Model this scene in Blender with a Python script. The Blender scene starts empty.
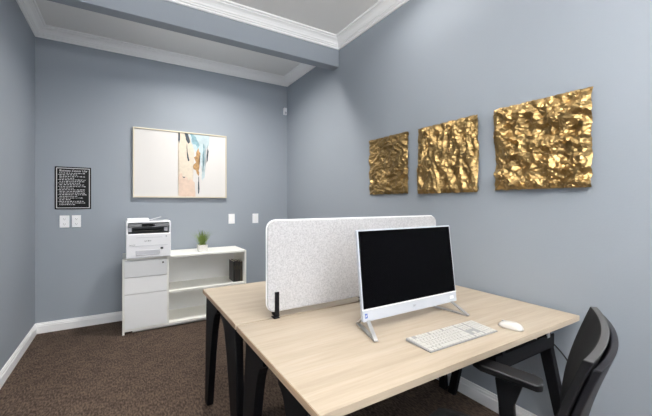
import bpy, bmesh, math, random
from mathutils import Vector, Matrix, noise
random.seed(7)
sc = bpy.context.scene
col = sc.collection
R = math.radians

# ------------------------------------------------------------------ materials
def srgb(r, g, b):
    f = lambda c: (c/255/12.92) if c/255 <= .04045 else ((c/255+.055)/1.055)**2.4
    return (f(r), f(g), f(b), 1)

def mat(name, c, rough=.5, metal=0, spec=.5, noise_amt=0, nscale=20, bump=0, bscale=200, stretch=(1, 1, 1), bdist=.001, coat=0):
    m = bpy.data.materials.new(name); m.use_nodes = True
    nt = m.node_tree; p = nt.nodes['Principled BSDF']
    p.inputs['Base Color'].default_value = c
    p.inputs['Roughness'].default_value = rough
    p.inputs['Metallic'].default_value = metal
    p.inputs['Specular IOR Level'].default_value = spec
    p.inputs['Coat Weight'].default_value = coat
    tc = nt.nodes.new('ShaderNodeTexCoord'); mp = nt.nodes.new('ShaderNodeMapping')
    mp.inputs['Scale'].default_value = stretch
    nt.links.new(tc.outputs['Object'], mp.inputs['Vector'])
    if noise_amt:
        n = nt.nodes.new('ShaderNodeTexNoise'); n.inputs['Scale'].default_value = nscale; n.inputs['Detail'].default_value = 4
        nt.links.new(mp.outputs[0], n.inputs['Vector'])
        r = nt.nodes.new('ShaderNodeValToRGB')
        lo = tuple(x*(1-noise_amt) for x in c[:3])+(1,); hi = tuple(min(1, x*(1+noise_amt)) for x in c[:3])+(1,)
        r.color_ramp.elements[0].position = .35; r.color_ramp.elements[1].position = .65
        r.color_ramp.elements[0].color = lo; r.color_ramp.elements[1].color = hi
        nt.links.new(n.outputs[0], r.inputs[0]); nt.links.new(r.outputs[0], p.inputs['Base Color'])
    if bump:
        n2 = nt.nodes.new('ShaderNodeTexNoise'); n2.inputs['Scale'].default_value = bscale; n2.inputs['Detail'].default_value = 3
        nt.links.new(mp.outputs[0], n2.inputs['Vector'])
        b = nt.nodes.new('ShaderNodeBump'); b.inputs['Strength'].default_value = bump; b.inputs['Distance'].default_value = bdist
        nt.links.new(n2.outputs[0], b.inputs['Height']); nt.links.new(b.outputs[0], p.inputs['Normal'])
    return m

M = {}
M['wall'] = mat('blue_grey_paint', srgb(149, 156, 164), .62, spec=.25, bump=.25, bscale=90, bdist=.002)
M['ceil'] = mat('ceiling_paint', srgb(238, 237, 235), .9, spec=.1, bump=.2, bscale=120)
M['trim'] = mat('white_gloss_trim', srgb(244, 244, 244), .4, spec=.4)
M['white'] = mat('white_laminate', srgb(246, 246, 246), .35, spec=.4)
M['ivory'] = mat('ivory_cabinet_carcass', srgb(243, 242, 236), .4, spec=.4)
M['plate'] = mat('white_switch_plastic', srgb(248, 248, 250), .3)
M['slot'] = mat('socket_shadow_plastic', srgb(120, 118, 118), .5)
M['black'] = mat('black_powder_coat', srgb(8, 8, 11), .6, spec=.15, bump=.15, bscale=500)
M['blackplastic'] = mat('black_plastic', srgb(14, 14, 16), .45, spec=.3)
M['chairfab'] = mat('charcoal_chair_mesh', srgb(15, 15, 17), .85, spec=.2, noise_amt=.25, nscale=600, bump=.4, bscale=700)
M['chairrim'] = mat('grey_chair_rim', srgb(52, 52, 53), .55)
M['chairshell'] = mat('dark_navy_grey_shell', srgb(18, 18, 23), .5, spec=.3)
M['screen'] = mat('black_glass_screen', srgb(3, 3, 4), .06, spec=.03)
M['pcwhite'] = mat('pc_white_plastic', srgb(196, 200, 208), .3, spec=.5)
M['silver'] = mat('brushed_silver', srgb(200, 199, 200), .32, metal=.75)
M['keyw'] = mat('white_key_plastic', srgb(196, 194, 189), .4)
M['kbase'] = mat('silver_keyboard_plate', srgb(150, 150, 150), .45)
M['mouse'] = mat('white_mouse_plastic', srgb(205, 202, 197), .35)
M['prn'] = mat('printer_white', srgb(244, 244, 247), .4)
M['prngrey'] = mat('printer_light_grey', srgb(196, 197, 203), .45)
M['prndark'] = mat('printer_dark_grey', srgb(52, 54, 60), .35)
M['blue'] = mat('blue_sticker', srgb(30, 80, 170), .4)
M['gold'] = mat('crumpled_gold_foil', srgb(160, 134, 90), .38, metal=1, noise_amt=.2, nscale=9)
M['champ'] = mat('champagne_frame', srgb(205, 195, 172), .4, metal=.35)
M['leaf'] = mat('grass_green', srgb(122, 146, 58), .5, noise_amt=.4, nscale=60)
M['pot'] = mat('white_ceramic_pot', srgb(226, 224, 220), .35, noise_amt=.06, nscale=50)
M['soil'] = mat('dark_soil', srgb(50, 40, 30), .9, noise_amt=.4, nscale=200)
M['book1'] = mat('dark_brown_book', srgb(34, 28, 24), .5)
M['book2'] = mat('black_book', srgb(14, 14, 14), .45)
M['book3'] = mat('olive_brown_book', srgb(58, 50, 36), .5)
M['pages'] = mat('book_pages', srgb(220, 212, 196), .8)
M['signblk'] = mat('black_sign_face', srgb(7, 7, 9), .4, spec=.2)
M['signwht'] = mat('white_sign_lettering', srgb(225, 225, 228), .5)
M['paper'] = mat('white_art_paper', srgb(214, 211, 208), .7)
M['a_cream'] = mat('paint_cream', srgb(214, 202, 184), .7, noise_amt=.05, nscale=30)
M['a_peach'] = mat('paint_peach', srgb(214, 190, 172), .7, noise_amt=.06, nscale=20)
M['a_lblue'] = mat('paint_pale_blue', srgb(184, 200, 204), .7, noise_amt=.1, nscale=15)
M['a_teal'] = mat('paint_teal_blue', srgb(130, 164, 174), .7, noise_amt=.2, nscale=25)
M['a_dark'] = mat('paint_dark_slate', srgb(62, 72, 82), .7, noise_amt=.2, nscale=40)
M['a_ochre'] = mat('paint_ochre', srgb(176, 138, 92), .7, noise_amt=.25, nscale=30)
M['bulb'] = bpy.data.materials.new('lamp_lens'); M['bulb'].use_nodes = True
_p = M['bulb'].node_tree.nodes['Principled BSDF']; _p.inputs['Emission Color'].default_value = (1, .96, .9, 1); _p.inputs['Emission Strength'].default_value = 4
# light oak
def wood():
    m = bpy.data.materials.new('light_oak_laminate'); m.use_nodes = True
    nt = m.node_tree; N = nt.nodes; L = nt.links; p = N['Principled BSDF']
    p.inputs['Roughness'].default_value = .42; p.inputs['Specular IOR Level'].default_value = .35
    tc = N.new('ShaderNodeTexCoord'); mp = N.new('ShaderNodeMapping'); mp.inputs['Scale'].default_value = (.9, 9, 9)
    L.new(tc.outputs['Object'], mp.inputs[0])
    n = N.new('ShaderNodeTexNoise'); n.inputs['Scale'].default_value = 1.6; n.inputs['Detail'].default_value = 7; n.inputs['Roughness'].default_value = .62; n.inputs['Distortion'].default_value = .35
    L.new(mp.outputs[0], n.inputs['Vector'])
    r = N.new('ShaderNodeValToRGB'); e = r.color_ramp.elements
    e[0].position = .3; e[0].color = srgb(174, 158, 138); e[1].position = .7; e[1].color = srgb(195, 182, 164)
    e2 = r.color_ramp.elements.new(.5); e2.color = srgb(187, 172, 152)
    L.new(n.outputs[0], r.inputs[0])
    mp2 = N.new('ShaderNodeMapping'); mp2.inputs['Scale'].default_value = (4, 130, 130); L.new(tc.outputs['Object'], mp2.inputs[0])
    n2 = N.new('ShaderNodeTexNoise'); n2.inputs['Scale'].default_value = 1; n2.inputs['Detail'].default_value = 3; L.new(mp2.outputs[0], n2.inputs['Vector'])
    mx = N.new('ShaderNodeMix'); mx.data_type = 'RGBA'; mx.blend_type = 'MULTIPLY'; mx.inputs[0].default_value = .22
    L.new(r.outputs[0], mx.inputs[6]); L.new(n2.outputs[0], mx.inputs[7]); L.new(mx.outputs[2], p.inputs['Base Color'])
    return m
M['wood'] = wood()
M['woodedge'] = mat('oak_edge_band', srgb(200, 172, 142), .5, noise_amt=.1, nscale=6, stretch=(1, 1, 20))
# carpet
def carpet():
    m = bpy.data.materials.new('brown_loop_carpet'); m.use_nodes = True
    nt = m.node_tree; N = nt.nodes; L = nt.links; p = N['Principled BSDF']
    p.inputs['Roughness'].default_value = .95; p.inputs['Specular IOR Level'].default_value = .1
    tc = N.new('ShaderNodeTexCoord'); mp = N.new('ShaderNodeMapping'); mp.inputs['Scale'].default_value = (1, .35, 1); mp.inputs['Rotation'].default_value = (0, 0, .15)
    L.new(tc.outputs['Object'], mp.inputs[0])
    v = N.new('ShaderNodeTexNoise'); v.inputs['Scale'].default_value = 95; v.inputs['Detail'].default_value = 2; L.new(mp.outputs[0], v.inputs['Vector'])
    n = N.new('ShaderNodeTexNoise'); n.inputs['Scale'].default_value = 9; n.inputs['Detail'].default_value = 3; L.new(tc.outputs['Object'], n.inputs['Vector'])
    ad = N.new('ShaderNodeMath'); ad.operation = 'MULTIPLY_ADD'; ad.inputs[1].default_value = .3; L.new(n.outputs[0], ad.inputs[0]); L.new(v.outputs[0], ad.inputs[2])
    r = N.new('ShaderNodeValToRGB'); e = r.color_ramp.elements
    e[0].position = .5; e[0].color = srgb(54, 45, 39); e[1].position = .8; e[1].color = srgb(92, 78, 68)
    L.new(ad.outputs[0], r.inputs[0]); L.new(r.outputs[0], p.inputs['Base Color'])
    b = N.new('ShaderNodeBump'); b.inputs['Strength'].default_value = .8; b.inputs['Distance'].default_value = .006
    L.new(v.outputs[0], b.inputs['Height']); L.new(b.outputs[0], p.inputs['Normal'])
    return m
M['carpet'] = carpet()
def felt():
    m = bpy.data.materials.new('speckled_grey_felt'); m.use_nodes = True
    nt = m.node_tree; N = nt.nodes; L = nt.links; p = N['Principled BSDF']
    p.inputs['Roughness'].default_value = .95; p.inputs['Specular IOR Level'].default_value = .1
    tc = N.new('ShaderNodeTexCoord')
    n = N.new('ShaderNodeTexNoise'); n.inputs['Scale'].default_value = 120; n.inputs['Detail'].default_value = 4; n.inputs['Roughness'].default_value = .7; L.new(tc.outputs['Object'], n.inputs['Vector'])
    r = N.new('ShaderNodeValToRGB'); e = r.color_ramp.elements
    e[0].position = .36; e[0].color = srgb(172, 171, 173); e[1].position = .6; e[1].color = srgb(200, 199, 200)
    L.new(n.outputs[0], r.inputs[0]); L.new(r.outputs[0], p.inputs['Base Color'])
    b = N.new('ShaderNodeBump'); b.inputs['Strength'].default_value = .3; b.inputs['Distance'].default_value = .001
    L.new(n.outputs[0], b.inputs['Height']); L.new(b.outputs[0], p.inputs['Normal'])
    return m
M['felt'] = felt()

# ------------------------------------------------------------------ helpers
class MB:
    def __init__(s): s.bm = bmesh.new(); s.mi = 0
    def face(s, vs, smooth=False):
        try: f = s.bm.faces.new(vs)
        except ValueError: return None
        f.material_index = s.mi; f.smooth = smooth; return f
    def box(s, a, b, mtx=None):
        (x0, y0, z0), (x1, y1, z1) = a, b
        P = [(x0,y0,z0),(x1,y0,z0),(x1,y1,z0),(x0,y1,z0),(x0,y0,z1),(x1,y0,z1),(x1,y1,z1),(x0,y1,z1)]
        v = [s.bm.verts.new(mtx @ Vector(p) if mtx else p) for p in P]
        for q in ((0,3,2,1),(4,5,6,7),(0,1,5,4),(1,2,6,5),(2,3,7,6),(3,0,4,7)): s.face([v[i] for i in q])
        return s
    def prism(s, pts, off, mtx=None):
        """extrude a closed polygon (3D points) by the vector off"""
        off = Vector(off)
        T = (lambda p: mtx @ Vector(p)) if mtx else Vector
        a = [s.bm.verts.new(T(p)) for p in pts]; b = [s.bm.verts.new(T(Vector(p)+off)) for p in pts]
        s.face(a[::-1]); s.face(b); n = len(pts)
        for i in range(n): s.face([a[i], a[(i+1) % n], b[(i+1) % n], b[i]])
        return s
    def tube(s, pts, r, n=10, cap=True):
        pts = [Vector(p) for p in pts]; rings = []
        rr = r if isinstance(r, (list, tuple)) else [r]*len(pts)
        for i, p in enumerate(pts):
            d = (pts[min(i+1, len(pts)-1)]-pts[max(i-1, 0)]).normalized()
            u = d.orthogonal().normalized() if i == 0 else (u-d*u.dot(d)).normalized()
            w = d.cross(u)
            rings.append([s.bm.verts.new(p+(u*math.cos(2*math.pi*k/n)+w*math.sin(2*math.pi*k/n))*rr[i]) for k in range(n)])
        for a, b in zip(rings, rings[1:]):
            for k in range(n): s.face([a[k], a[(k+1) % n], b[(k+1) % n], b[k]], True)
        if cap: s.face(rings[0][::-1]); s.face(rings[-1])
        return s
    def lathe(s, prof, c=(0, 0, 0), n=28):
        rings = []
        for r, z in prof:
            rings.append([s.bm.verts.new((c[0]+r*math.cos(2*math.pi*k/n), c[1]+r*math.sin(2*math.pi*k/n), c[2]+z)) for k in range(n)])
        for a, b in zip(rings, rings[1:]):
            for k in range(n): s.face([a[k], a[(k+1) % n], b[(k+1) % n], b[k]], True)
        s.face(rings[0][::-1]); s.face(rings[-1])
        return s
    def sweep(s, prof, path, closed=False):
        """profile (d_in, z) carried along a horizontal path of (point, inward mitre vector)"""
        rows = [[s.bm.verts.new((p[0]+m[0]*d, p[1]+m[1]*d, z)) for d, z in prof] for p, m in path]
        n = len(prof)
        for a, b in zip(rows, rows[1:]):
            for k in range(n): s.face([a[k], a[(k+1) % n], b[(k+1) % n], b[k]])
        s.face(rows[0]); s.face(rows[-1][::-1])
        return s
    def build(s, name, m, parent=None, bevel=0, seg=2, loc=None, smooth=False):
        bmesh.ops.recalc_face_normals(s.bm, faces=s.bm.faces)
        me = bpy.data.meshes.new(name); s.bm.to_mesh(me); s.bm.free()
        for x in (m if isinstance(m, (list, tuple)) else [m]): me.materials.append(M[x] if isinstance(x, str) else x)
        if smooth:
            for p in me.polygons: p.use_smooth = True
        o = bpy.data.objects.new(name, me); col.objects.link(o)
        if parent: o.parent = parent
        if loc: o.location = loc
        if bevel:
            b = o.modifiers.new('bevel', 'BEVEL'); b.width = bevel; b.segments = seg; b.limit_method = 'ANGLE'; b.angle_limit = R(35)
            b.harden_normals = False
        return o
def thing(name, label, cat, loc=(0, 0, 0), rz=0, group=None):
    o = bpy.data.objects.new(name, None); col.objects.link(o); o.empty_display_size = .1
    o.location = loc; o.rotation_euler = (0, 0, rz); o['label'] = label; o['category'] = cat
    if group: o['group'] = group
    return o
def tag(o, label, cat, group=None):
    o['label'] = label; o['category'] = cat
    if group: o['group'] = group
    return o
def struct(o, label=None, cat=None):
    o['kind'] = 'structure'
    if label: o['label'] = label
    if cat: o['category'] = cat
    return o
def copy_tree(o, parent=None):
    c = o.copy(); col.objects.link(c); c.parent = parent
    for ch in o.children: copy_tree(ch, c)
    return c

# ------------------------------------------------------------------ room
XL, XR, YB, YN = -.78, 2.066, 4.488, -2.7
ZC, ZT = 3.067, 3.175
BF, BK, BZ = 3.111, 3.232, 2.877
T = .12
struct(MB().box((XL-T, YN-T, -.1), (XR+T, YB+T, 0)).build('floor', 'carpet'), 'dark brown loop pile carpet floor', 'floor')
struct(MB().box((XL-T, YN-T, ZT), (XR+T, YB+T, ZT+.1)).build('ceiling', 'ceil'), 'smooth white ceiling', 'ceiling')
struct(MB().box((XL-T, YB, 0), (XR+T, YB+T, ZT)).build('wall_back', 'wall'), 'blue grey wall behind the white cabinet', 'wall')
struct(MB().box((XL-T, YN, 0), (XL, YB, ZT)).build('wall_left', 'wall'), 'narrow blue grey wall at the left edge', 'wall')
struct(MB().box((XR, YN, 0), (XR+T, YB, ZT)).build('wall_right', 'wall'), 'blue grey wall holding the three gold panels', 'wall')
# near wall behind the camera; its window opening is added for fill light
wx0, wx1, wz0, wz1 = -.35, 1.75, .9, 2.5
w = MB(); w.box((XL-T, YN-T, 0), (wx0, YN, ZT)); w.box((wx1, YN-T, 0), (XR+T, YN, ZT))
w.box((wx0, YN-T, 0), (wx1, YN, wz0)); w.box((wx0, YN-T, wz1), (wx1, YN, ZT))
struct(w.build('wall_near', 'wall'))
w = MB()
for a, b in (((wx0, wz0), (wx0+.05, wz1)), ((wx1-.05, wz0), (wx1, wz1)), ((wx0, wz0), (wx1, wz0+.05)), ((wx0, wz1-.05), (wx1, wz1)), (((wx0+wx1)/2-.025, wz0), ((wx0+wx1)/2+.025, wz1))):
    w.box((a[0], YN-.09, a[1]), (b[0], YN-.03, b[1]))
struct(w.build('added_window_1', 'trim'))  # unseen window, added to light the room from behind the camera
struct(MB().box((XL, BF, BZ), (XR, BK, ZT)).build('ceiling_beam', 'wall', bevel=.004), 'blue grey boxed beam crossing below the ceiling', 'beam')

crown = [(0, ZC-.0), (.012, ZC), (.016, ZC+.006), (.016, ZC+.018), (.026, ZC+.022), (.028, ZC+.034), (.037, ZC+.037), (.042, ZC+.052), (.055, ZC+.069),
         (.072, ZC+.080), (.080, ZC+.083), (.080, ZC+.091), (.096, ZC+.093), (.100, ZC+.098), (.100, ZT), (0, ZT)]
# alcove crown: left, back, right walls
struct(MB().sweep(crown, [((XL, BK), (1, 0)), ((XL, YB), (1, -1)), ((XR, YB), (-1, -1)), ((XR, BK), (-1, 0))]).build('trim_1', 'trim'), 'white crown moulding around the alcove ceiling', 'moulding')
struct(MB().sweep(crown, [((XL, YN), (1, 0)), ((XL, BF), (1, -1)), ((XR, BF), (-1, -1)), ((XR, YN), (-1, 0))]).build('trim_2', 'trim'), 'white crown moulding along the beam and right wall', 'moulding')
bb = [(0, 0), (.016, 0), (.016, .070), (.012, .076), (.012, .088), (.007, .093), (.006, .104), (0, .107)]
def base(name, p, q, m0, m1, lab=None): struct(MB().sweep(bb, [(p, m0), (q, m1)]).build(name, 'trim'), lab, 'baseboard' if lab else None)
base('baseboard_left', (XL, YN), (XL, YB), (1, 0), (1, -1), 'white baseboard along the left wall')
base('baseboard_back', (XL, YB), (XR, YB), (1, -1), (-1, -1), 'white baseboard along the back wall')
base('baseboard_right', (XR, YB), (XR, YN), (-1, -1), (-1, 0), 'white baseboard along the right wall below the desk')

# recessed lamps in the ceiling
def downlight(x, y, power, label, size=.16, spread=150, g='recessed ceiling lamps'):
    t = thing('ceiling_light', label, 'ceiling light', (x, y, ZT), 0, g)
    MB().lathe([(.062, -.004), (.085, -.004), (.088, 0), (.06, .0)], n=32).build('trim_ring', 'trim', t)
    MB().lathe([(.0, -.0035), (.058, -.0035), (.058, -.001), (0, -.001)], n=24).build('lens', 'bulb', t)
    l = bpy.data.lights.new('lamp_light', 'AREA'); l.shape = 'DISK'; l.size = size; l.energy = power; l.color = (1, .965, .92); l.spread = R(spread)
    o = bpy.data.objects.new('lamp_light', l); col.objects.link(o); o.location = (x, y, ZT-.012)
    return t
downlight(1.55, 1.80, 5, 'recessed round ceiling lamp near the right wall')
downlight(-.1, 1.2, 8, 'added recessed round fill lamp near the left wall')  # unseen lamp, added to brighten the left side of the room
downlight(.75, -2.0, 12, 'added recessed round fill lamp behind the viewer')  # added out of view to light the room from the rear
downlight(.85, 3.42, 30, 'recessed round ceiling lamp in the alcove behind the beam')

t = thing('fill_pendant', 'added unseen white bowl pendant throwing fill light up to the ceiling', 'lamp', (.55, -.9, 2.55))  # unseen pendant, added to bounce fill light off the ceiling
MB().tube([(0, 0, .12), (0, 0, ZT-2.55)], .006, 8).build('stem', 'trim', t)
MB().lathe([(.0, ZT-2.55-.03), (.06, ZT-2.55-.028), (.065, ZT-2.55), (0, ZT-2.55)]).build('canopy', 'trim', t)
MB().lathe([(.02, -.16), (.10, -.14), (.17, -.08), (.20, 0), (.195, 0), (.165, -.075), (.10, -.13), (.02, -.15)]).build('bowl_shade', 'trim', t)
MB().lathe([(.045*math.sin(k/10*math.pi)+.0005, -.07-.045*math.cos(k/10*math.pi)) for k in range(11)]).build('bulb', 'bulb', t)
l = bpy.data.lights.new('fill_uplight', 'AREA'); l.shape = 'DISK'; l.size = .34; l.energy = 320; l.color = (1, .975, .94)  # strong upward fill light over the added bowl
o = bpy.data.objects.new('fill_uplight', l); col.objects.link(o); o.location = (.55, -.9, 2.56); o.rotation_euler = (math.pi, 0, 0)
# area fill light in the added window, standing in for daylight
l = bpy.data.lights.new('window_fill', 'AREA'); l.shape = 'RECTANGLE'; l.size = wx1-wx0-.1; l.size_y = wz1-wz0-.1; l.energy = 42; l.color = (.93, .965, 1)
o = bpy.data.objects.new('window_fill', l); col.objects.link(o); o.location = ((wx0+wx1)/2, YN-.1, (wz0+wz1)/2); o.rotation_euler = (R(90), 0, 0)
wd = bpy.data.worlds.new('world'); wd.use_nodes = True; sc.world = wd
bg = wd.node_tree.nodes['Background']
sky = wd.node_tree.nodes.new('ShaderNodeTexSky'); sky.sky_type = 'PREETHAM' if hasattr(sky, 'sky_type') else sky.sky_type
wd.node_tree.links.new(sky.outputs[0], bg.inputs[0]); bg.inputs[1].default_value = .25

# ------------------------------------------------------------------ desks
DX0, DX1 = .462, 2.03; DZ = .7635; TH = .027
def desk(label, rz, cx, cy, depth, top_in=.05):
    """local frame: x along the desk, y from the user's edge (-) to the middle (+)"""
    t = thing('office_desk', label, 'desk', (cx, cy, 0), rz, 'two desks joined back to back')
    hw = (DX1-DX0)/2; hd = depth/2
    MB().box((-hw, -hd, DZ-TH), (hw, hd, DZ)).build('tabletop', 'wood', t, bevel=.0015)
    for s_ in (-1, 1): MB().box((s_*hw-.0012, -hd+.001, DZ-TH+.001), (s_*hw+.0012, hd-.001, DZ-.0015)).build('edge_band', 'woodedge', t)
    ztop = DZ-TH
    for sx in (-1, 1):
        xa = sx*(hw-.012); xb = sx*(hw-.052)
        xa, xb = min(xa, xb), max(xa, xb)
        for sy in (-1, 1):
            # splayed tapered leg with a curved shoulder
            k = -sy; yo = sy*(hd-top_in); yf = sy*(hd-.003)
            P = [(yf, 0), (yo, ztop)]
            g = .74 if rz == 0 else 1.0
            if (sx < 0) == (rz == 0):
                P += [(yo+k*a_*g, ztop-b_) for a_, b_ in ((.30, 0), (.30, .04), (.272, .048), (.245, .066), (.22, .095), (.196, .14), (.172, .20), (.135, .32))]+[(yf+k*.075, 0)]
            else:
                q = .15 if rz == 0 else .05
                P = [(yf, 0), (sy*(hd-q), ztop)]+[(sy*(hd-q)+k*a_, ztop-b_) for a_, b_ in ((.20, 0), (.20, .025), (.10, .028), (.07, .036), (.055, .06))]+[(yf+k*.05, 0)]
            m = MB(); m.prism([(xa, y, z) for y, z in P], (xb-xa, 0, 0)); lg = m.build('leg', 'black', t, bevel=.004)
            MB().lathe([(.022, 0), (.022, .006), (.012, .008)], ((xa+xb)/2, yf+k*.035, .0), 12).build('foot_pad', 'blackplastic', lg)
    for sy in (-.2, .2):
        MB().box((-hw+.052, sy-.02, ztop-.04), (hw-.052, sy+.02, ztop)).build('crossbeam', 'black', t, bevel=.002)
    return t
YM0, YM1 = 1.578, 1.596
d1 = desk('light oak desk with black legs carrying the white computer', 0, (DX0+DX1)/2, (.79+YM0)/2, YM0-.79, .10)
d2 = desk('light oak desk behind the grey divider, bare topped', math.pi, (DX0+DX1)/2, (YM1+2.372)/2, 2.372-YM1)
# black cable tray under the front desk
t = thing('cable_tray', 'black cable tray hanging under the desk beside the right leg', 'cable tray', (1.66, .93, .6))
MB().box((-.26, -.07, 0), (.26, .07, .008)).box((-.26, -.07, 0), (.26, -.063, .07)).box((-.26, .063, 0), (.26, .07, .05)).build('tray', 'black', t, bevel=.002)
for x in (-.2, .2):
    MB().box((x-.012, -.072, .06), (x+.012, -.066, .1365)).build('bracket', 'silver' if x > 0 else 'black', t)
    MB().box((x-.012, .066, .04), (x+.012, .072, .1365)).build('bracket', 'black', t)
# power cord on the wall
pts = [Vector((2.03, 1.03, .60)), Vector((2.05, .98, .59)), Vector((2.052, .9, .545)), Vector((2.052, .83, .45)), Vector((2.045, .78, .25)), Vector((2.03, .74, .05)), Vector((1.98, .8, .012))]
def smooth_path(P, n=6):
    out = []
    for i in range(len(P)-1):
        p0, p1, p2, p3 = P[max(i-1, 0)], P[i], P[i+1], P[min(i+2, len(P)-1)]
        for k in range(n):
            q = k/n; out.append(.5*((2*p1)+(p2-p0)*q+(2*p0-5*p1+4*p2-p3)*q*q+(3*p1-p0-3*p2+p3)*q**3))
    return out+[P[-1]]
tag(MB().tube(smooth_path(pts), .004, 8).build('power_cord', 'blackplastic'), 'thin black power cord looping down the wall behind the desk leg', 'cord')

# ------------------------------------------------------------------ divider
def rounded(x0, x1, z0, z1, r, n=7):
    P = []
    for cx, cz, a in ((x1-r, z0+r, -90), (x1-r, z1-r, 0), (x0+r, z1-r, 90), (x0+r, z0+r, 180)):
        for k in range(n+1):
            an = R(a+90*k/n); P.append((cx+r*math.cos(an), cz+r*math.sin(an)))
    return P
YD = (YM0+YM1)/2
t = thing('desk_divider', 'pale speckled felt divider screen with rounded corners between the desks', 'divider', (1.243, YD, DZ))
MB().prism([(x, -.0145, z) for x, z in rounded(-.626, .613, .035, .497, .045)], (0, .029, 0)).build('felt_panel', 'felt', t, bevel=.004)
P = rounded(-.627, .614, .034, .498, .046)
MB().tube([Vector((x, 0, z)) for x, z in P]+[Vector((P[0][0], 0, P[0][1]))], .0045, 8).build('edge_piping', 'white', t)
for cx in (-.578, -.02, .565):
    c = MB(); c.box((cx-.011, -.023, .022), (cx+.011, -.0145, .135)).box((cx-.011, .0145, .022), (cx+.011, .023, .135)).box((cx-.012, -.024, .012), (cx+.012, .024, .024))
    c.box((cx-.007, -.007, -.05), (cx+.007, .007, .015)).box((cx-.016, -.02, 0), (cx+.016, .02, .005))
    k = c.build('clamp', 'black', t, bevel=.0015)
    MB().lathe([(.008, 0), (.008, .008)], (cx, 0, .005), 12).build('screw', 'blackplastic', k)

# ------------------------------------------------------------------ computer
t = thing('desktop_computer', 'white all-in-one computer with a dark blank screen, on the front desk', 'computer', (1.236, 1.18, 0))
MX = Matrix.Translation((0, 0, .815)) @ Matrix.Rotation(R(-6.8), 4, 'X')
hw, H = .322, .414
b = MB()
b.prism([tuple((x, 0, z)) for x, z in rounded(-hw, hw, 0, H, .006, 3)], (0, .016, 0), MX)
b.prism([(-.2, .016, .05), (.2, .016, .05), (.2, .016, .3), (-.2, .016, .3)], (0, .02, 0), MX)
bd = b.build('housing', 'pcwhite', t, bevel=.0015)
MB().box((-hw+.007, -.0012, .056), (hw-.007, .002, H-.007), MX).build('screen', 'screen', t)
bz = MB()
for a, c in (((-hw+.0, -.002, .0495), (hw, .001, .0555)),): bz.box(a, c, MX)
bz.build('bezel_lip', 'white', t)
MB().box((-hw+.013, -.0012, .016), (-hw+.026, .001, .036), MX).build('processor_sticker', 'blue', t)['label'] = 'small blue sticker'
s_ = MB(); s_.box((-hw+.015, -.0016, .029), (-hw+.024, -.0005, .031), MX).box((-hw+.015, -.0016, .021), (-hw+.02, -.0005, .026), MX); s_.build('sticker_print', 'white', t)
MB().box((hw-.055, -.0012, .018), (hw-.025, .001, .034), MX).build('energy_label', 'white', t)['label'] = 'small white label'
def text_mesh(txt, size, mtx, name, m, parent, ext=.0004, italic=0, align='CENTER', extra=None):
    cu = bpy.data.curves.new(name, 'FONT'); cu.body = txt; cu.size = size; cu.extrude = ext; cu.align_x = align; cu.align_y = 'CENTER'; cu.shear = italic
    cu.resolution_u = 3
    o = bpy.data.objects.new(name, cu); col.objects.link(o)
    bpy.context.view_layer.update()
    me = bpy.data.meshes.new_from_object(o.evaluated_get(bpy.context.evaluated_depsgraph_get()))
    bpy.data.objects.remove(o)
    me.transform(mtx); me.materials.clear(); me.materials.append(M[m])
    n = bpy.data.objects.new(name, me); col.objects.link(n); n.parent = parent
    return n
FR = Matrix.Rotation(R(90), 4, 'X')   # text standing up, facing -y
lg = MB()
for k in range(20):
    a0, a1 = 2*math.pi*k/20, 2*math.pi*(k+1)/20
    pp = [(r*math.cos(a), -.0015, .027+r*math.sin(a)) for r, a in ((.0075, a0), (.0075, a1), (.0068, a1), (.0068, a0))]
    lg.prism(pp, (0, .001, 0), MX)
lg.build('logo_ring', 'prngrey', t)
text_mesh('hp', .010, MX @ Matrix.Translation((0, -.0012, .028)) @ FR, 'logo_lettering', 'prngrey', t, italic=.3)
for sx in (-1, 1):
    f = MB()
    ax = sx*.283-.006; tx = sx*.308-.022; rx = sx*.262-.006
    ap = Vector((ax, .012, .822)); tip = Vector((tx, -.098, DZ+.006)); rear = Vector((rx, .112, DZ+.006)); apb = Vector((ax, .03, .83))
    def bar(p, q, wd, th):
        d = (q-p).normalized(); u = Vector((0, 0, 1)).cross(d).normalized(); n = d.cross(u)
        f.prism([p-u*wd-n*th, p+u*wd-n*th, p+u*wd+n*th, p-u*wd+n*th], q-p)
    bar(ap, tip, .009, .0035); bar(tip, rear, .009, .0035); bar(rear, apb, .009, .0035)
    f.build('stand_leg', 'silver', t, bevel=.001)['label'] = 'silver wedge shaped stand leg'

# ------------------------------------------------------------------ keyboard
kc = Vector((1.239, .956, DZ))
t = thing('keyboard', 'slim white full size keyboard in front of the computer', 'keyboard', kc, R(-1.2))
kw, kd = .2165, .068
MB().prism([(-kw, -kd, .001), (-kw, kd, .001), (-kw, kd, .013), (-kw, -kd, .006)], (2*kw, 0, 0)).build('case', 'kbase', t, bevel=.0015)
kk = MB(); u = .01855
rows = [(.062, [(.0, 1)]+[(2+i*1.0+(i//4)*.5, 1) for i in range(12)]),
        (.042, [(i, 1) for i in range(13)]+[(13, 2)]), (.023, [(0, 1.5)]+[(1.5+i, 1) for i in range(12)]+[(13.5, 1.5)]),
        (.004, [(0, 1.75)]+[(1.75+i, 1) for i in range(11)]+[(12.75, 2.25)]), (-.015, [(0, 2.25)]+[(2.25+i, 1) for i in range(10)]+[(12.25, 2.75)]),
        (-.035, [(0, 1.25), (1.25, 1.25), (2.5, 1.25), (3.75, 6.25), (10, 1.25), (11.25, 1.25), (12.5, 1.25), (13.75, 1.25)])]
def zt(y): return .006+.007*(y+kd)/(2*kd)
def key(x0, y, w):
    g = .0016; x = -kw+.005+x0*u; y = y*1.1-.0148; a, b_ = y-.0092, y+.0092
    kk.prism([(x+g, a, zt(a)), (x+g, b_, zt(b_)), (x+g, b_, zt(b_)+.0022), (x+g, a, zt(a)+.0022)], (w*u-2*g, 0, 0))
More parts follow.
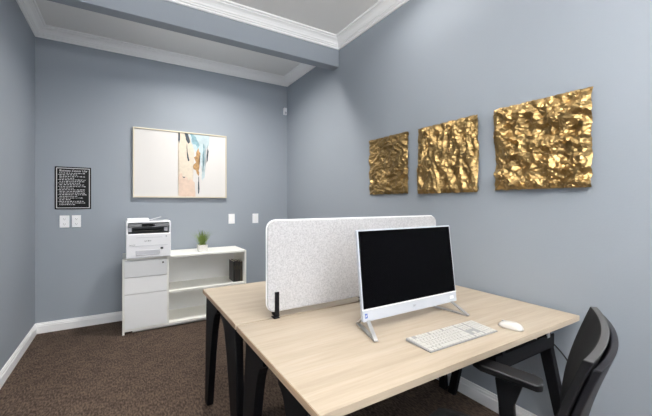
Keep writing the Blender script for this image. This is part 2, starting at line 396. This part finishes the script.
for y, ks in rows:
    for x0, w_ in ks: key(x0, y, w_)
    if y in (.042, .023, .062):
        for i in range(3): key(15.4+i, y, 1)
    if y == -.035:
        for i in range(3): key(15.4+i, y, 1)
    if y == -.015: key(16.4, y, 1)
    for i in range(4): key(18.8+i, y, 1)
kk.build('keys', 'keyw', t)
# ------------------------------------------------------------------ mouse
t = thing('computer_mouse', 'white wireless mouse lying beside the keyboard', 'mouse', (1.552, .880, DZ), R(6))
b = MB(); rows_ = []
nu, nv = 20, 10
for j in range(nv+1):
    ph = j/nv*math.pi/2; r = math.cos(ph); ring = []
    for i in range(nu):
        a = 2*math.pi*i/nu; x = .031*math.copysign(abs(math.cos(a))**.85, math.cos(a))*(r**.7 if r > 0 else 0); y = .055*math.copysign(abs(math.sin(a))**.9, math.sin(a))*(r**.7 if r > 0 else 0)
        ring.append(b.bm.verts.new((x, y, .002+.028*math.sin(ph)*(1-.18*y/.055))))
    rows_.append(ring)
for p, q in zip(rows_, rows_[1:]):
    for i in range(nu): b.face([p[i], p[(i+1) % nu], q[(i+1) % nu], q[i]], True)
b.face(rows_[0][::-1]); b.face(rows_[-1], True)
b.build('body', 'mouse', t)
MB().prism([(-.003, .018, .0), (-.003, .04, .0), (.003, .04, .0), (.003, .018, 0)], (0, 0, .0285)).build('scroll_wheel', 'prngrey', t, bevel=.002)
MB().lathe([(.027, 0), (.027, .003)], n=20).build('glide_pad', 'prngrey', t)

# ------------------------------------------------------------------ chair
t = thing('office_chair', 'black office chair with a curved mesh back, pulled to the front desk', 'chair', (1.019, .70, 0), R(18.7))
def curved(w0, w1, z0, z1, front, D, th, name, m, parent, nu=24, nv=14, lean=.30, bot=-.215, top_drop=0, rims=None):
    b = MB(); F, K = [], []
    for j in range(nv+1):
        v = j/nv; z = z0+(z1-z0)*v; hw = w0+(w1-w0)*v; hw *= 1-.10*max(0, .15-v)/.15
        ybase = bot+(-lean-bot)*((z-z0)/(1.0-z0))
        fr, kr = [], []
        for i in range(nu+1):
            s = -1+2*i/nu
            ed = max(0, abs(s)-.8)/.2
            zz = z-(top_drop*ed**2 if j == nv else 0)
            y = ybase-D*(1-s*s)-front+.025*math.sin(v*math.pi)
            fr.append(b.bm.verts.new((s*hw, y, zz))); kr.append(b.bm.verts.new((s*hw*1.01, y-th, zz)))
        F.append(fr); K.append(kr)
    for G in (F, K):
        for a, c in zip(G, G[1:]):
            for i in range(nu): b.face([a[i], a[i+1], c[i+1], c[i]], True)
    b.mi = 1
    for a, c in ((F[0], K[0]), (F[-1], K[-1])):
        for i in range(nu): b.face([a[i], a[i+1], c[i+1], c[i]])
    b.mi = 0
    for j in range(nv):
        for i in (0, nu): b.face([F[j][i], F[j+1][i], K[j+1][i], K[j][i]])
    return b.build(name, m, parent, bevel=.003)
curved(.225, .252, .56, 1.0, 0, .030, .019, 'backrest', ['chairfab', 'chairrim'], t)
curved(.205, .247, .52, .982,   .0205, .034, .016, 'back_shell', ['chairshell', 'chairshell'], t)
# seat
b = MB(); nx, ny = 16, 16; top, botm = [], []
for j in range(ny+1):
    vv = -1+2*j/ny; a, c = [], []
    for i in range(nx+1):
        uu = -1+2*i/nx
        # square to rounded square
        x = .245*uu*math.sqrt(1-.22*vv*vv); y = .235*vv*math.sqrt(1-.22*uu*uu)+.01
        e = max(abs(uu), abs(vv)); z = .505-.035*max(0, e-.7)**2/.09-.03*max(0, vv-.5)**2*2-.012*(1-min(1, e*1.3)**2)
        a.append(b.bm.verts.new((x, y, z))); c.append(b.bm.verts.new((x*.94, y*.94, .44)))
    top.append(a); botm.append(c)
for G in (top, botm):
    for a, c in zip(G, G[1:]):
        for i in range(nx): b.face([a[i], a[i+1], c[i+1], c[i]], True)
for i in range(nx):
    for j in (0, ny): b.face([top[j][i], top[j][i+1], botm[j][i+1], botm[j][i]], True)
    for k in (0, nx): b.face([top[i][k], top[i+1][k], botm[i+1][k], botm[i][k]], True)
b.build('seat', 'chairfab', t)
MB().box((-.1, -.12, .39), (.1, .12, .44)).box((-.035, -.31, .40), (.035, -.1, .43)).build('tilt_mechanism', 'blackplastic', t, bevel=.005)
MB().tube([(0, -.29, .41), (0, -.315, .5), (0, -.325, .62), (0, -.345, .70)], [.03, .03, .028, .022], 10).build('back_support', 'blackplastic', t)
for sx in (-1, 1):
    ap = MB()
    P = [(sx*.238, -.15), (sx*.242, .05), (sx*.262, .085), (sx*.300, .09), (sx*.322, .06), (sx*.325, -.13), (sx*.31, -.16), (sx*.255, -.165)]
    ap.prism([(x, y, .652+.02*(y+.18)/.3) for x, y in P], (0, 0, .028))
    pad = ap.build('armrest', 'blackplastic', t, bevel=.007, seg=3)
    po = MB()
    po.prism([(sx*.262, -.10, .652), (sx*.262, .0, .652), (sx*.262, -.012, .56), (sx*.262, -.02, .43), (sx*.262, -.075, .43), (sx*.262, -.07, .56)], (sx*.03, 0, 0))
    po.box((min(sx*.09, sx*.29), -.075, .425), (max(sx*.09, sx*.29), -.02, .44))
    po.build('arm_post', 'blackplastic', pad, bevel=.005)
MB().tube([(0, 0, .09), (0, 0, .25), (0, 0, .25), (0, 0, .39)], [.028, .028, .016, .016], 16).build('gas_column', 'blackplastic', t)
b = MB(); b.lathe([(.04, .065), (.045, .08), (.04, .115), (.03, .12)])
for k in range(5):
    a = 2*math.pi*k/5+.3; d = Vector((math.cos(a), math.sin(a), 0))
    b.tube([d*.03+Vector((0, 0, .095)), d*.18+Vector((0, 0, .085)), d*.30+Vector((0, 0, .068))], [.024, .02, .014], 8)
b.build('base', 'blackplastic', t)
for k in range(5):
    a = 2*math.pi*k/5+.3; d = Vector((math.cos(a), math.sin(a), 0)); s = Vector((-d.y, d.x, 0)); c = d*.295
    w = MB(); w.tube([c-s*.022+Vector((0, 0, .027)), c-s*.006+Vector((0, 0, .027))], .026, 16); w.tube([c+s*.006+Vector((0, 0, .027)), c+s*.022+Vector((0, 0, .027))], .026, 16)
    w.tube([c+Vector((0, 0, .03)), c+Vector((0, 0, .07))], .006, 8); w.build('caster', 'blackplastic', t)

# ------------------------------------------------------------------ cabinet
CX0, CX1, CY0, CY1, CZ = -.012, 1.278, 3.965, 4.44, .777
t = thing('storage_cabinet', 'low white cabinet with three drawers and open shelves against the back wall', 'cabinet', (CX0, CY0, 0))
W, Dp = CX1-CX0, CY1-CY0; pt = .020
MB().box((0, 0, CZ-pt), (W, Dp, CZ)).build('top_panel', 'ivory', t, bevel=.001)
for x in (0, W-pt): MB().box((x, 0, .0), (x+pt, Dp, CZ-pt)).build('side_panel', 'ivory', t, bevel=.001)
MB().box((.413, .004, .04), (.413+pt, Dp-.01, CZ-pt)).build('partition', 'ivory', t)
MB().box((pt, Dp-.01, .04), (W-pt, Dp, CZ-pt)).build('back_panel', 'white', t)
MB().box((pt, .003, .028), (W-pt, Dp-.01, .05)).build('bottom_panel', 'ivory', t)
MB().box((.433, .02, .368), (W-pt, Dp-.01, .388)).build('shelf', 'ivory', t)
MB().box((.09, .045, 0), (W-pt, .06, .028)).build('plinth', 'ivory', t)
for z0, z1 in ((.583, .750), (.408, .578), (.052, .403)):
    d = MB(); d.box((pt+.002, .0, z0), (.412, .018, z1)).box((pt+.01, .018, z0+.01), (.40, Dp-.05, z0+.02)); d.build('drawer', 'white', t, bevel=.0015)
lk = MB(); lk.tube([(.374, -.004, .714), (.374, .004, .714)], .009, 14); lk.build('lock', 'blackplastic', t)['label'] = 'small black lock'
# books in the cabinet
bx = 1.1405
specs = [(.027, .250, 'book2', 'black spined book on the shelf, leftmost of the four'), (.029, .254, 'book1', 'dark brown book on the shelf, second of four from the left'),
         (.025, .246, 'book2', 'black spined book on the shelf, third of four from the left'), (.029, .242, 'book3', 'olive brown book touching the right side panel of the cabinet')]
for w_, h_, m, lab in specs:
    b = thing('book', lab, 'book', (bx, 4.04, .388), 0, 'dark books on the upper cabinet shelf')
    MB().box((0, 0, 0), (.003, .19, h_)).box((w_-.003, 0, 0), (w_, .19, h_)).box((0, -.003, 0), (w_, .003, h_)).build('cover', m, b, bevel=.001)
    MB().box((.003, .003, .003), (w_-.003, .185, h_-.004)).build('pages', 'pages', b)
    MB().box((.007, -.0042, h_*.6), (w_-.007, -.0025, h_*.78)).build('spine_band', 'book3' if m != 'book3' else 'book1', b)
    bx += w_+.0015

# ------------------------------------------------------------------ printer
t = thing('printer', 'white multifunction printer standing on the left end of the cabinet', 'printer', (.020, 3.918, CZ))
PW = .414
b = MB()
b.prism([(0, 0, .004), (0, -.004, .250), (0, .0, .256), (0, .34, .256), (0, .36, .004)], (PW, 0, 0))
b.build('body', 'prn', t, bevel=.007, seg=3)
b = MB()
b.box((0, .002, .250), (.018, .34, .370)).box((PW-.018, .002, .250), (PW, .34, .370)).box((0, .26, .250), (PW, .34, .366))
b.build('upper_frame', 'prn', t, bevel=.005)
MB().box((.018, .22, .256), (PW-.018, .262, .368)).box((.018, .012, .254), (PW-.018, .22, .262)).build('output_bay', 'prndark', t)
MB().box((.075, .03, .272), (.33, .2, .290)).box((.07, .012, .270), (.30, .025, .283)).build('output_tray', 'blackplastic', t, bevel=.003)
MB().box((PW-.065, .006, .276), (PW-.03, .02, .318)).build('card_reader', 'prngrey', t, bevel=.002)
MB().box((.02, .006, .276), (.05, .02, .32)).build('side_rib', 'prngrey', t, bevel=.002)
pn = MB(); pn.prism([(.016, -.006, .322), (.016, .0, .362), (.016, .07, .366), (.016, .07, .334)], (PW-.032, 0, 0)); cp = pn.build('control_panel', 'prndark', t, bevel=.002)
MB().prism([(.14, -.0064, .328), (.14, -.002, .357), (.14, .002, .357), (.14, -.002, .328)], (.12, 0, 0)).build('display', 'screen', cp)
b = MB(); b.box((.0, .004, .367), (PW, .34, .381)); b.build('scanner_lid', 'prn', t, bevel=.004)
b = MB(); b.prism([(.01, .02, .377), (.01, .03, .405), (.01, .20, .412), (.01, .27, .377)], (.20, 0, 0)); b.build('document_feeder', 'prn', t, bevel=.007)
b = MB(); b.prism([(.205, .05, .380), (.205, .21, .380), (.205, .21, .384), (.205, .05, .384)], (.15, 0, .0)); b.prism([(.21, .09, .386), (.21, .2, .386), (.33, .2, .420), (.33, .09, .420)], (0, 0, .004)); b.build('paper_support', 'prngrey', t)
b = MB()
for z, x0, x1 in ((.214, .09, .33), (.130, .03, PW-.03), (.012, .02, PW-.02)): b.box((x0, -.0052 if z > .1 else -.0022, z), (x1, -.001, z+.003))
b.build('front_seams', 'prngrey', t)
b = MB(); b.box((.09, -.006, .032), (.30, -.0, .040)).box((.085, -.0048, .040), (.31, .0, .085)); b.build('cassette_handle', 'prngrey', t, bevel=.003)
text_mesh('brother', .020, Matrix.Translation((PW*.5-.01, -.0042, .180)) @ FR, 'maker_lettering', 'prndark', t, ext=.001)
text_mesh('MFC-L2750', .011, Matrix.Translation((.055, -.0036, .142)) @ FR, 'model_lettering', 'prndark', t, ext=.001)
MB().box((PW-.10, -.0062, .088), (PW-.075, .0, .108)).build('paper_gauge', 'prndark', t)
MB().tube([(PW-.045, -.006, .222), (PW-.045, .0, .222)], .008, 14).build('power_button', 'prngrey', t)

# ------------------------------------------------------------------ plant
t = thing('potted_plant', 'small potted grass plant in a white square pot on the cabinet', 'plant', (.795, 4.12, CZ))
b = MB()
v = []
for z, r in ((.0, .047), (.082, .053), (.082, .047), (.066, .046)): v.append([b.bm.verts.new((sx*r, sy*r, z)) for sx, sy in ((-1, -1), (1, -1), (1, 1), (-1, 1))])
for p, q in zip(v, v[1:]):
    for i in range(4): b.face([p[i], p[(i+1) % 4], q[(i+1) % 4], q[i]])
b.face(v[-1]); b.face(v[0][::-1]); b.build('pot', 'pot', t, bevel=.002)
MB().box((-.045, -.045, .064), (.045, .045, .070)).build('soil', 'soil', t)
b = MB()
for k in range(170):
    a = random.uniform(0, 2*math.pi); r0 = random.uniform(0, .04); ln = random.uniform(.14, .225); lean = random.uniform(.03, .12)*(.4+r0/.04)
    d = Vector((math.cos(a), math.sin(a), 0)); s = Vector((-d.y, d.x, 0)); w_ = random.uniform(.0016, .0032)
    pr = None
    for q in range(6):
        f = q/5; c = d*(r0+lean*f**1.7)+Vector((0, 0, .066+ln*f*(1-.12*f))); ww = w_*(1-f**2*.95)
        cur = (b.bm.verts.new(c-s*ww), b.bm.verts.new(c+s*ww), b.bm.verts.new(c+d*ww*.5))
        if pr:
            for i in range(3): b.face([pr[i], pr[(i+1) % 3], cur[(i+1) % 3], cur[i]], True)
        pr = cur
b.build('foliage', 'leaf', t)

# ------------------------------------------------------------------ things on the back wall
def wallthing(name, label, cat, x, z, group=None): return thing(name, label, cat, (x, YB, z), 0, group)
def outlet(label, x, z, w_):
    t = wallthing('wall_outlet', label, 'outlet', x, z, 'double wall sockets under the sign')
    MB().box((-w_/2, -.007, -.065), (w_/2, 0, .065)).build('cover_plate', 'plate', t, bevel=.003)
    for sz in (-.027, .027):
        s = MB().prism([(x_, -.0095, z_+sz) for x_, z_ in rounded(-.018, .018, -.017, .017, .012, 4)], (0, .003, 0)).build('socket', 'plate', t)
        MB().box((-.009, -.0102, sz-.004), (-.006, -.009, sz+.008)).box((.006, -.0102, sz-.004), (.009, -.009, sz+.006)).box((-.003, -.0102, sz-.012), (.003, -.009, sz-.007)).build('slots', 'slot', s)
outlet('white double wall socket under the black sign, the one nearer the left wall', -.540, 1.152, .083)
outlet('white double wall socket under the black sign, the one nearer the printer', -.437, 1.153, .079)
def switch(label, x, z):
    t = wallthing('light_switch', label, 'switch', x, z, 'white switches between artwork and room corner')
    MB().box((-.042, -.007, -.066), (.042, 0, .066)).build('cover_plate', 'plate', t, bevel=.003)
    MB().prism([(-.017, -.007, -.034), (-.017, -.0135, -.03), (-.017, -.008, .034), (-.017, -.004, .034)], (.034, 0, 0)).build('rocker', 'white', t, bevel=.001)
switch('white rocker switch plate just right of the plant, below the artwork corner', 1.243, 1.138)
switch('white rocker switch plate closer to the room corner and grey divider', 1.575, 1.137)
t = thing('motion_sensor', 'small white motion sensor high in the corner of the back wall', 'sensor', (2.025, YB, 2.692))
MB().prism([(-.028, 0, -.05), (.028, 0, -.05), (.022, -.03, -.045), (-.022, -.03, -.045)], (0, 0, .1)).build('case', 'plate', t, bevel=.006, seg=3)
MB().box((-.014, -.033, -.035), (.014, -.028, -.005)).build('lens', 'prngrey', t, bevel=.002)

# black notice sign
t = thing('notice_sign', 'black notice sign with white border and small white writing', 'sign', (-.464, YB, 1.511))
sw, sh = .157, .228
MB().box((-sw, -.006, -sh), (sw, 0, sh)).build('sign_board', 'signblk', t, bevel=.001)
b = MB(); i0, bt = .013, .0055
for a, c in (((-sw+i0, -sh+i0), (sw-i0, -sh+i0+bt)), ((-sw+i0, sh-i0-bt), (sw-i0, sh-i0)), ((-sw+i0, -sh+i0), (-sw+i0+bt, sh-i0)), ((sw-i0-bt, -sh+i0), (sw-i0, sh-i0))):
    b.box((a[0], -.0075, a[1]), (c[0], -.005, c[1]))
b.build('border', 'signwht', t)
text_mesh('Business Center Use', .031, Matrix.Translation((0, -.0066, .186)) @ FR @ Matrix.Diagonal((.93, 1, 1, 1)), 'title_lettering', 'signwht', t, italic=.25)
rs = random.Random(3)
b = MB(); z = .160
body = [(.95, 0), (.62, 1), (.92, 0), (.50, 0), (.98, 1), (.9, 0), (.75, 1), (.88, 0), (.92, 1), (.5, 0), (.86, 1), (.90, 0), (.88, 0), (.92, 1), (.62, 0), (.82, 1), (.4, 0), (.9, 1), (.88, 0), (.5, 0)]
for k, (f, bullet) in enumerate(body):
    x = -.118
    if bullet: b.box((-.131, -.0072, z-.0025), (-.126, -.0055, z+.0025))
    xe = -.118+.235*f
    while x < xe:
        w_ = rs.uniform(.008, .026); 
        for c in range(int(w_/.0052)):     # little strokes that read as letters
            hh = rs.choice((.0065, .0065, .009)); b.box((x, -.0072, z-.0035), (x+.0036, -.0055, z-.0035+hh)); x += .0052
        x += .0065
    z -= .0178
b.build('body_lettering', 'signwht', t)

# abstract artwork
AX0, AX1, AZ0, AZ1 = .092, 1.168, 1.417, 2.238
t = thing('framed_artwork', 'wide abstract painting in a thin champagne frame on the back wall', 'painting', ((AX0+AX1)/2, YB, (AZ0+AZ1)/2))
aw, ah = (AX1-AX0)/2, (AZ1-AZ0)/2
fr = MB(); ft = .013
fr.box((-aw, -.038, -ah), (-aw+ft, 0, ah)).box((aw-ft, -.038, -ah), (aw, 0, ah)).box((-aw+ft, -.038, -ah), (aw-ft, 0, -ah+ft)).box((-aw+ft, -.038, ah-ft), (aw-ft, 0, ah))
fr.build('frame', 'champ', t, bevel=.001)
cv = MB(); cv.box((-aw+ft, -.026, -ah+ft), (aw-ft, -.004, ah-ft))
def uvp(px, py):   # position on the sheet from its proportions
    u_ = (px-4-66)/(508-66); top = 46+(92-46)*u_; bo = 374+(380-374)*u_; v_ = (py-top)/(bo-top)
    return (-aw+ft+u_*(2*aw-2*ft), ah-ft-v_*(2*ah-2*ft))
def stroke(pts, mi, lay, jag=2.5, seed=0):
    rr = random.Random(seed); Q = []
    for i in range(len(pts)):
        (x0, y0), (x1, y1) = pts[i], pts[(i+1) % len(pts)]; n = max(1, int(math.hypot(x1-x0, y1-y0)/9))
        for k in range(n):
            f = k/n; Q.append((x0+(x1-x0)*f+rr.uniform(-jag, jag), y0+(y1-y0)*f+rr.uniform(-jag, jag)*.5))
    Q = [uvp(min(504, max(70, x)), y) for x, y in Q]
    lim = ah-ft-.001
    vs = [cv.bm.verts.new((x, -.026-.0004*lay, max(-lim, min(lim, z)))) for x, z in Q]
    cv.mi = mi; f_ = cv.face(vs); cv.mi = 0
    if f_: bmesh.ops.triangulate(cv.bm, faces=[f_])
stroke([(268, 68), (345, 74), (345, 200), (338, 376), (268, 374)], 1, 1, 1.5, 1)
stroke([(270, 275), (285, 262), (292, 290), (308, 280), (318, 300), (336, 292), (350, 310), (352, 376), (272, 375)], 2, 2, 3, 2)
stroke([(318, 76), (424, 86), (422, 130), (408, 150), (404, 210), (398, 285), (388, 300), (380, 200), (345, 150), (330, 110)], 3, 3, 3, 3)
stroke([(328, 74), (346, 78), (360, 104), (374, 118), (366, 146), (352, 128), (338, 122)], 4, 4, 4, 4)
stroke([(298, 68), (315, 72), (326, 116), (318, 122), (306, 98)], 5, 5, 2.5, 5)
stroke([(268, 66), (277, 66), (278, 100), (273, 122), (269, 104)], 5, 5, 1.6, 6)
stroke([(310, 120), (314, 150), (323, 204), (314, 207), (311, 160)], 5, 5, 1.6, 7)
stroke([(417, 126), (420, 160), (418, 205), (411, 214), (412, 180)], 5, 5, 1.6, 8)
stroke([(370, 142), (376, 160), (374, 215), (371, 280), (362, 262), (345, 244), (342, 222), (356, 214), (348, 190), (362, 180), (360, 156)], 6, 6, 4, 9)
stroke([(368, 280), (371, 282), (370, 325), (373, 340), (371, 366), (366, 360)], 5, 7, .8, 10)
stroke([(394, 120), (400, 140), (396, 240), (390, 262)], 4, 6, 2, 11)
stroke([(288, 280), (304, 282), (297, 288)], 5, 6, 1, 12)
cv.build('painted_sheet', ['paper', 'a_cream', 'a_peach', 'a_lblue', 'a_teal', 'a_dark', 'a_ochre'], t)

# ------------------------------------------------------------------ crumpled gold wall panels
def gold(y0, y1, z0, z1, seed, amp, label, sy=1, sz=1):
    rr = random.Random(seed); n = 54; b = MB(); G = []; W_, H_ = y1-y0, z1-z0
    def hgt(y, z):
        w = noise.noise_vector(Vector((y*6, z*6, seed)))*.03
        py, pz = (y+w.x)*sy, (z+w.y)*sz; h = 0
        for f_, a_, o_ in ((6, .026, 1), (13, .020, 5), (27, .009, 9)):
            h += a_*(1-2*abs(noise.noise(Vector((py*f_+o_, pz*f_, seed*1.3+o_)))))
        d, _ = noise.voronoi(Vector((py*13, pz*13, seed*2.1)))
        return (h+d[0]*.008)*amp
    for j in range(n+1):
        row = []
        for i in range(n+1):
            inn = 0 < i < n and 0 < j < n
            y = (i/n-.5)*W_+(rr.uniform(-.42, .42)*W_/n if inn else 0); z = (j/n-.5)*H_+(rr.uniform(-.42, .42)*H_/n if inn else 0)
            h = hgt(y, z)+rr.uniform(-.0024, .0024)*amp
            if i in (0, n): y += .005*noise.noise(Vector((z*25, seed, 0)))+.004*noise.noise(Vector((z*80, seed, 4)))
            if j in (0, n): z += .005*noise.noise(Vector((y*25, seed, 7)))+.004*noise.noise(Vector((y*80, seed, 2)))
            ed = min(i, n-i, j, n-j); h = h*(.55+.45*min(1, ed/3))
            row.append(b.bm.verts.new((-.002-h, -y, z)))
        G.append(row)
    for p, q in zip(G, G[1:]):
        for i in range(n):
            if rr.random() < .5: b.face([p[i], p[i+1], q[i+1]]); b.face([p[i], q[i+1], q[i]])
            else: b.face([p[i], p[i+1], q[i]]); b.face([p[i+1], q[i+1], q[i]])
    ring = [G[0][i] for i in range(n)]+[G[j][n] for j in range(n)]+[G[n][i] for i in range(n, 0, -1)]+[G[j][0] for j in range(n, 0, -1)]
    bk = [b.bm.verts.new((0, v.co.y*.95, v.co.z*.95)) for v in ring]
    for i in range(len(ring)): b.face([ring[i], ring[(i+1) % len(ring)], bk[(i+1) % len(ring)], bk[i]])
    b.face(bk)
    o = b.build('gold_wall_panel', 'gold', loc=(XR, (y0+y1)/2, (z0+z1)/2))
    tag(o, label, 'wall art', 'three crumpled gold panels on the right wall')
gold(2.035, 2.553, 1.432, 1.958, 3, .72, 'crumpled gold foil square above the divider, farthest of three from the desk chair', 1, 1.5)
gold(1.382, 1.925, 1.425, 1.952, 11, .92, 'crumpled gold foil square in the middle of the three', 1.7, .75)
gold(.742, 1.265, 1.432, 1.950, 23, 1.15, 'crumpled gold foil square nearest the chair, most deeply creased')

# ------------------------------------------------------------------ camera and view
cam = bpy.data.cameras.new('camera'); co = bpy.data.objects.new('camera', cam); col.objects.link(co)
co.location = (0, 0, 1.35); co.rotation_euler = (R(90), 0, R(-31.36))
cam.sensor_fit = 'HORIZONTAL'; cam.sensor_width = 36; cam.lens = 332.05/652*36; cam.shift_y = -4.94/652; cam.clip_start = .01
sc.camera = co
sc.view_settings.view_transform = 'Standard'; sc.view_settings.look = 'None'; sc.view_settings.gamma = 1; sc.view_settings.use_curve_mapping = False
sc.view_settings.exposure = 0.5
sc.cycles.max_bounces = 10; sc.cycles.diffuse_bounces = 7; sc.cycles.caustics_reflective = False; sc.cycles.caustics_refractive = False
sc.cycles.sample_clamp_indirect = 6; sc.cycles.use_denoising = True
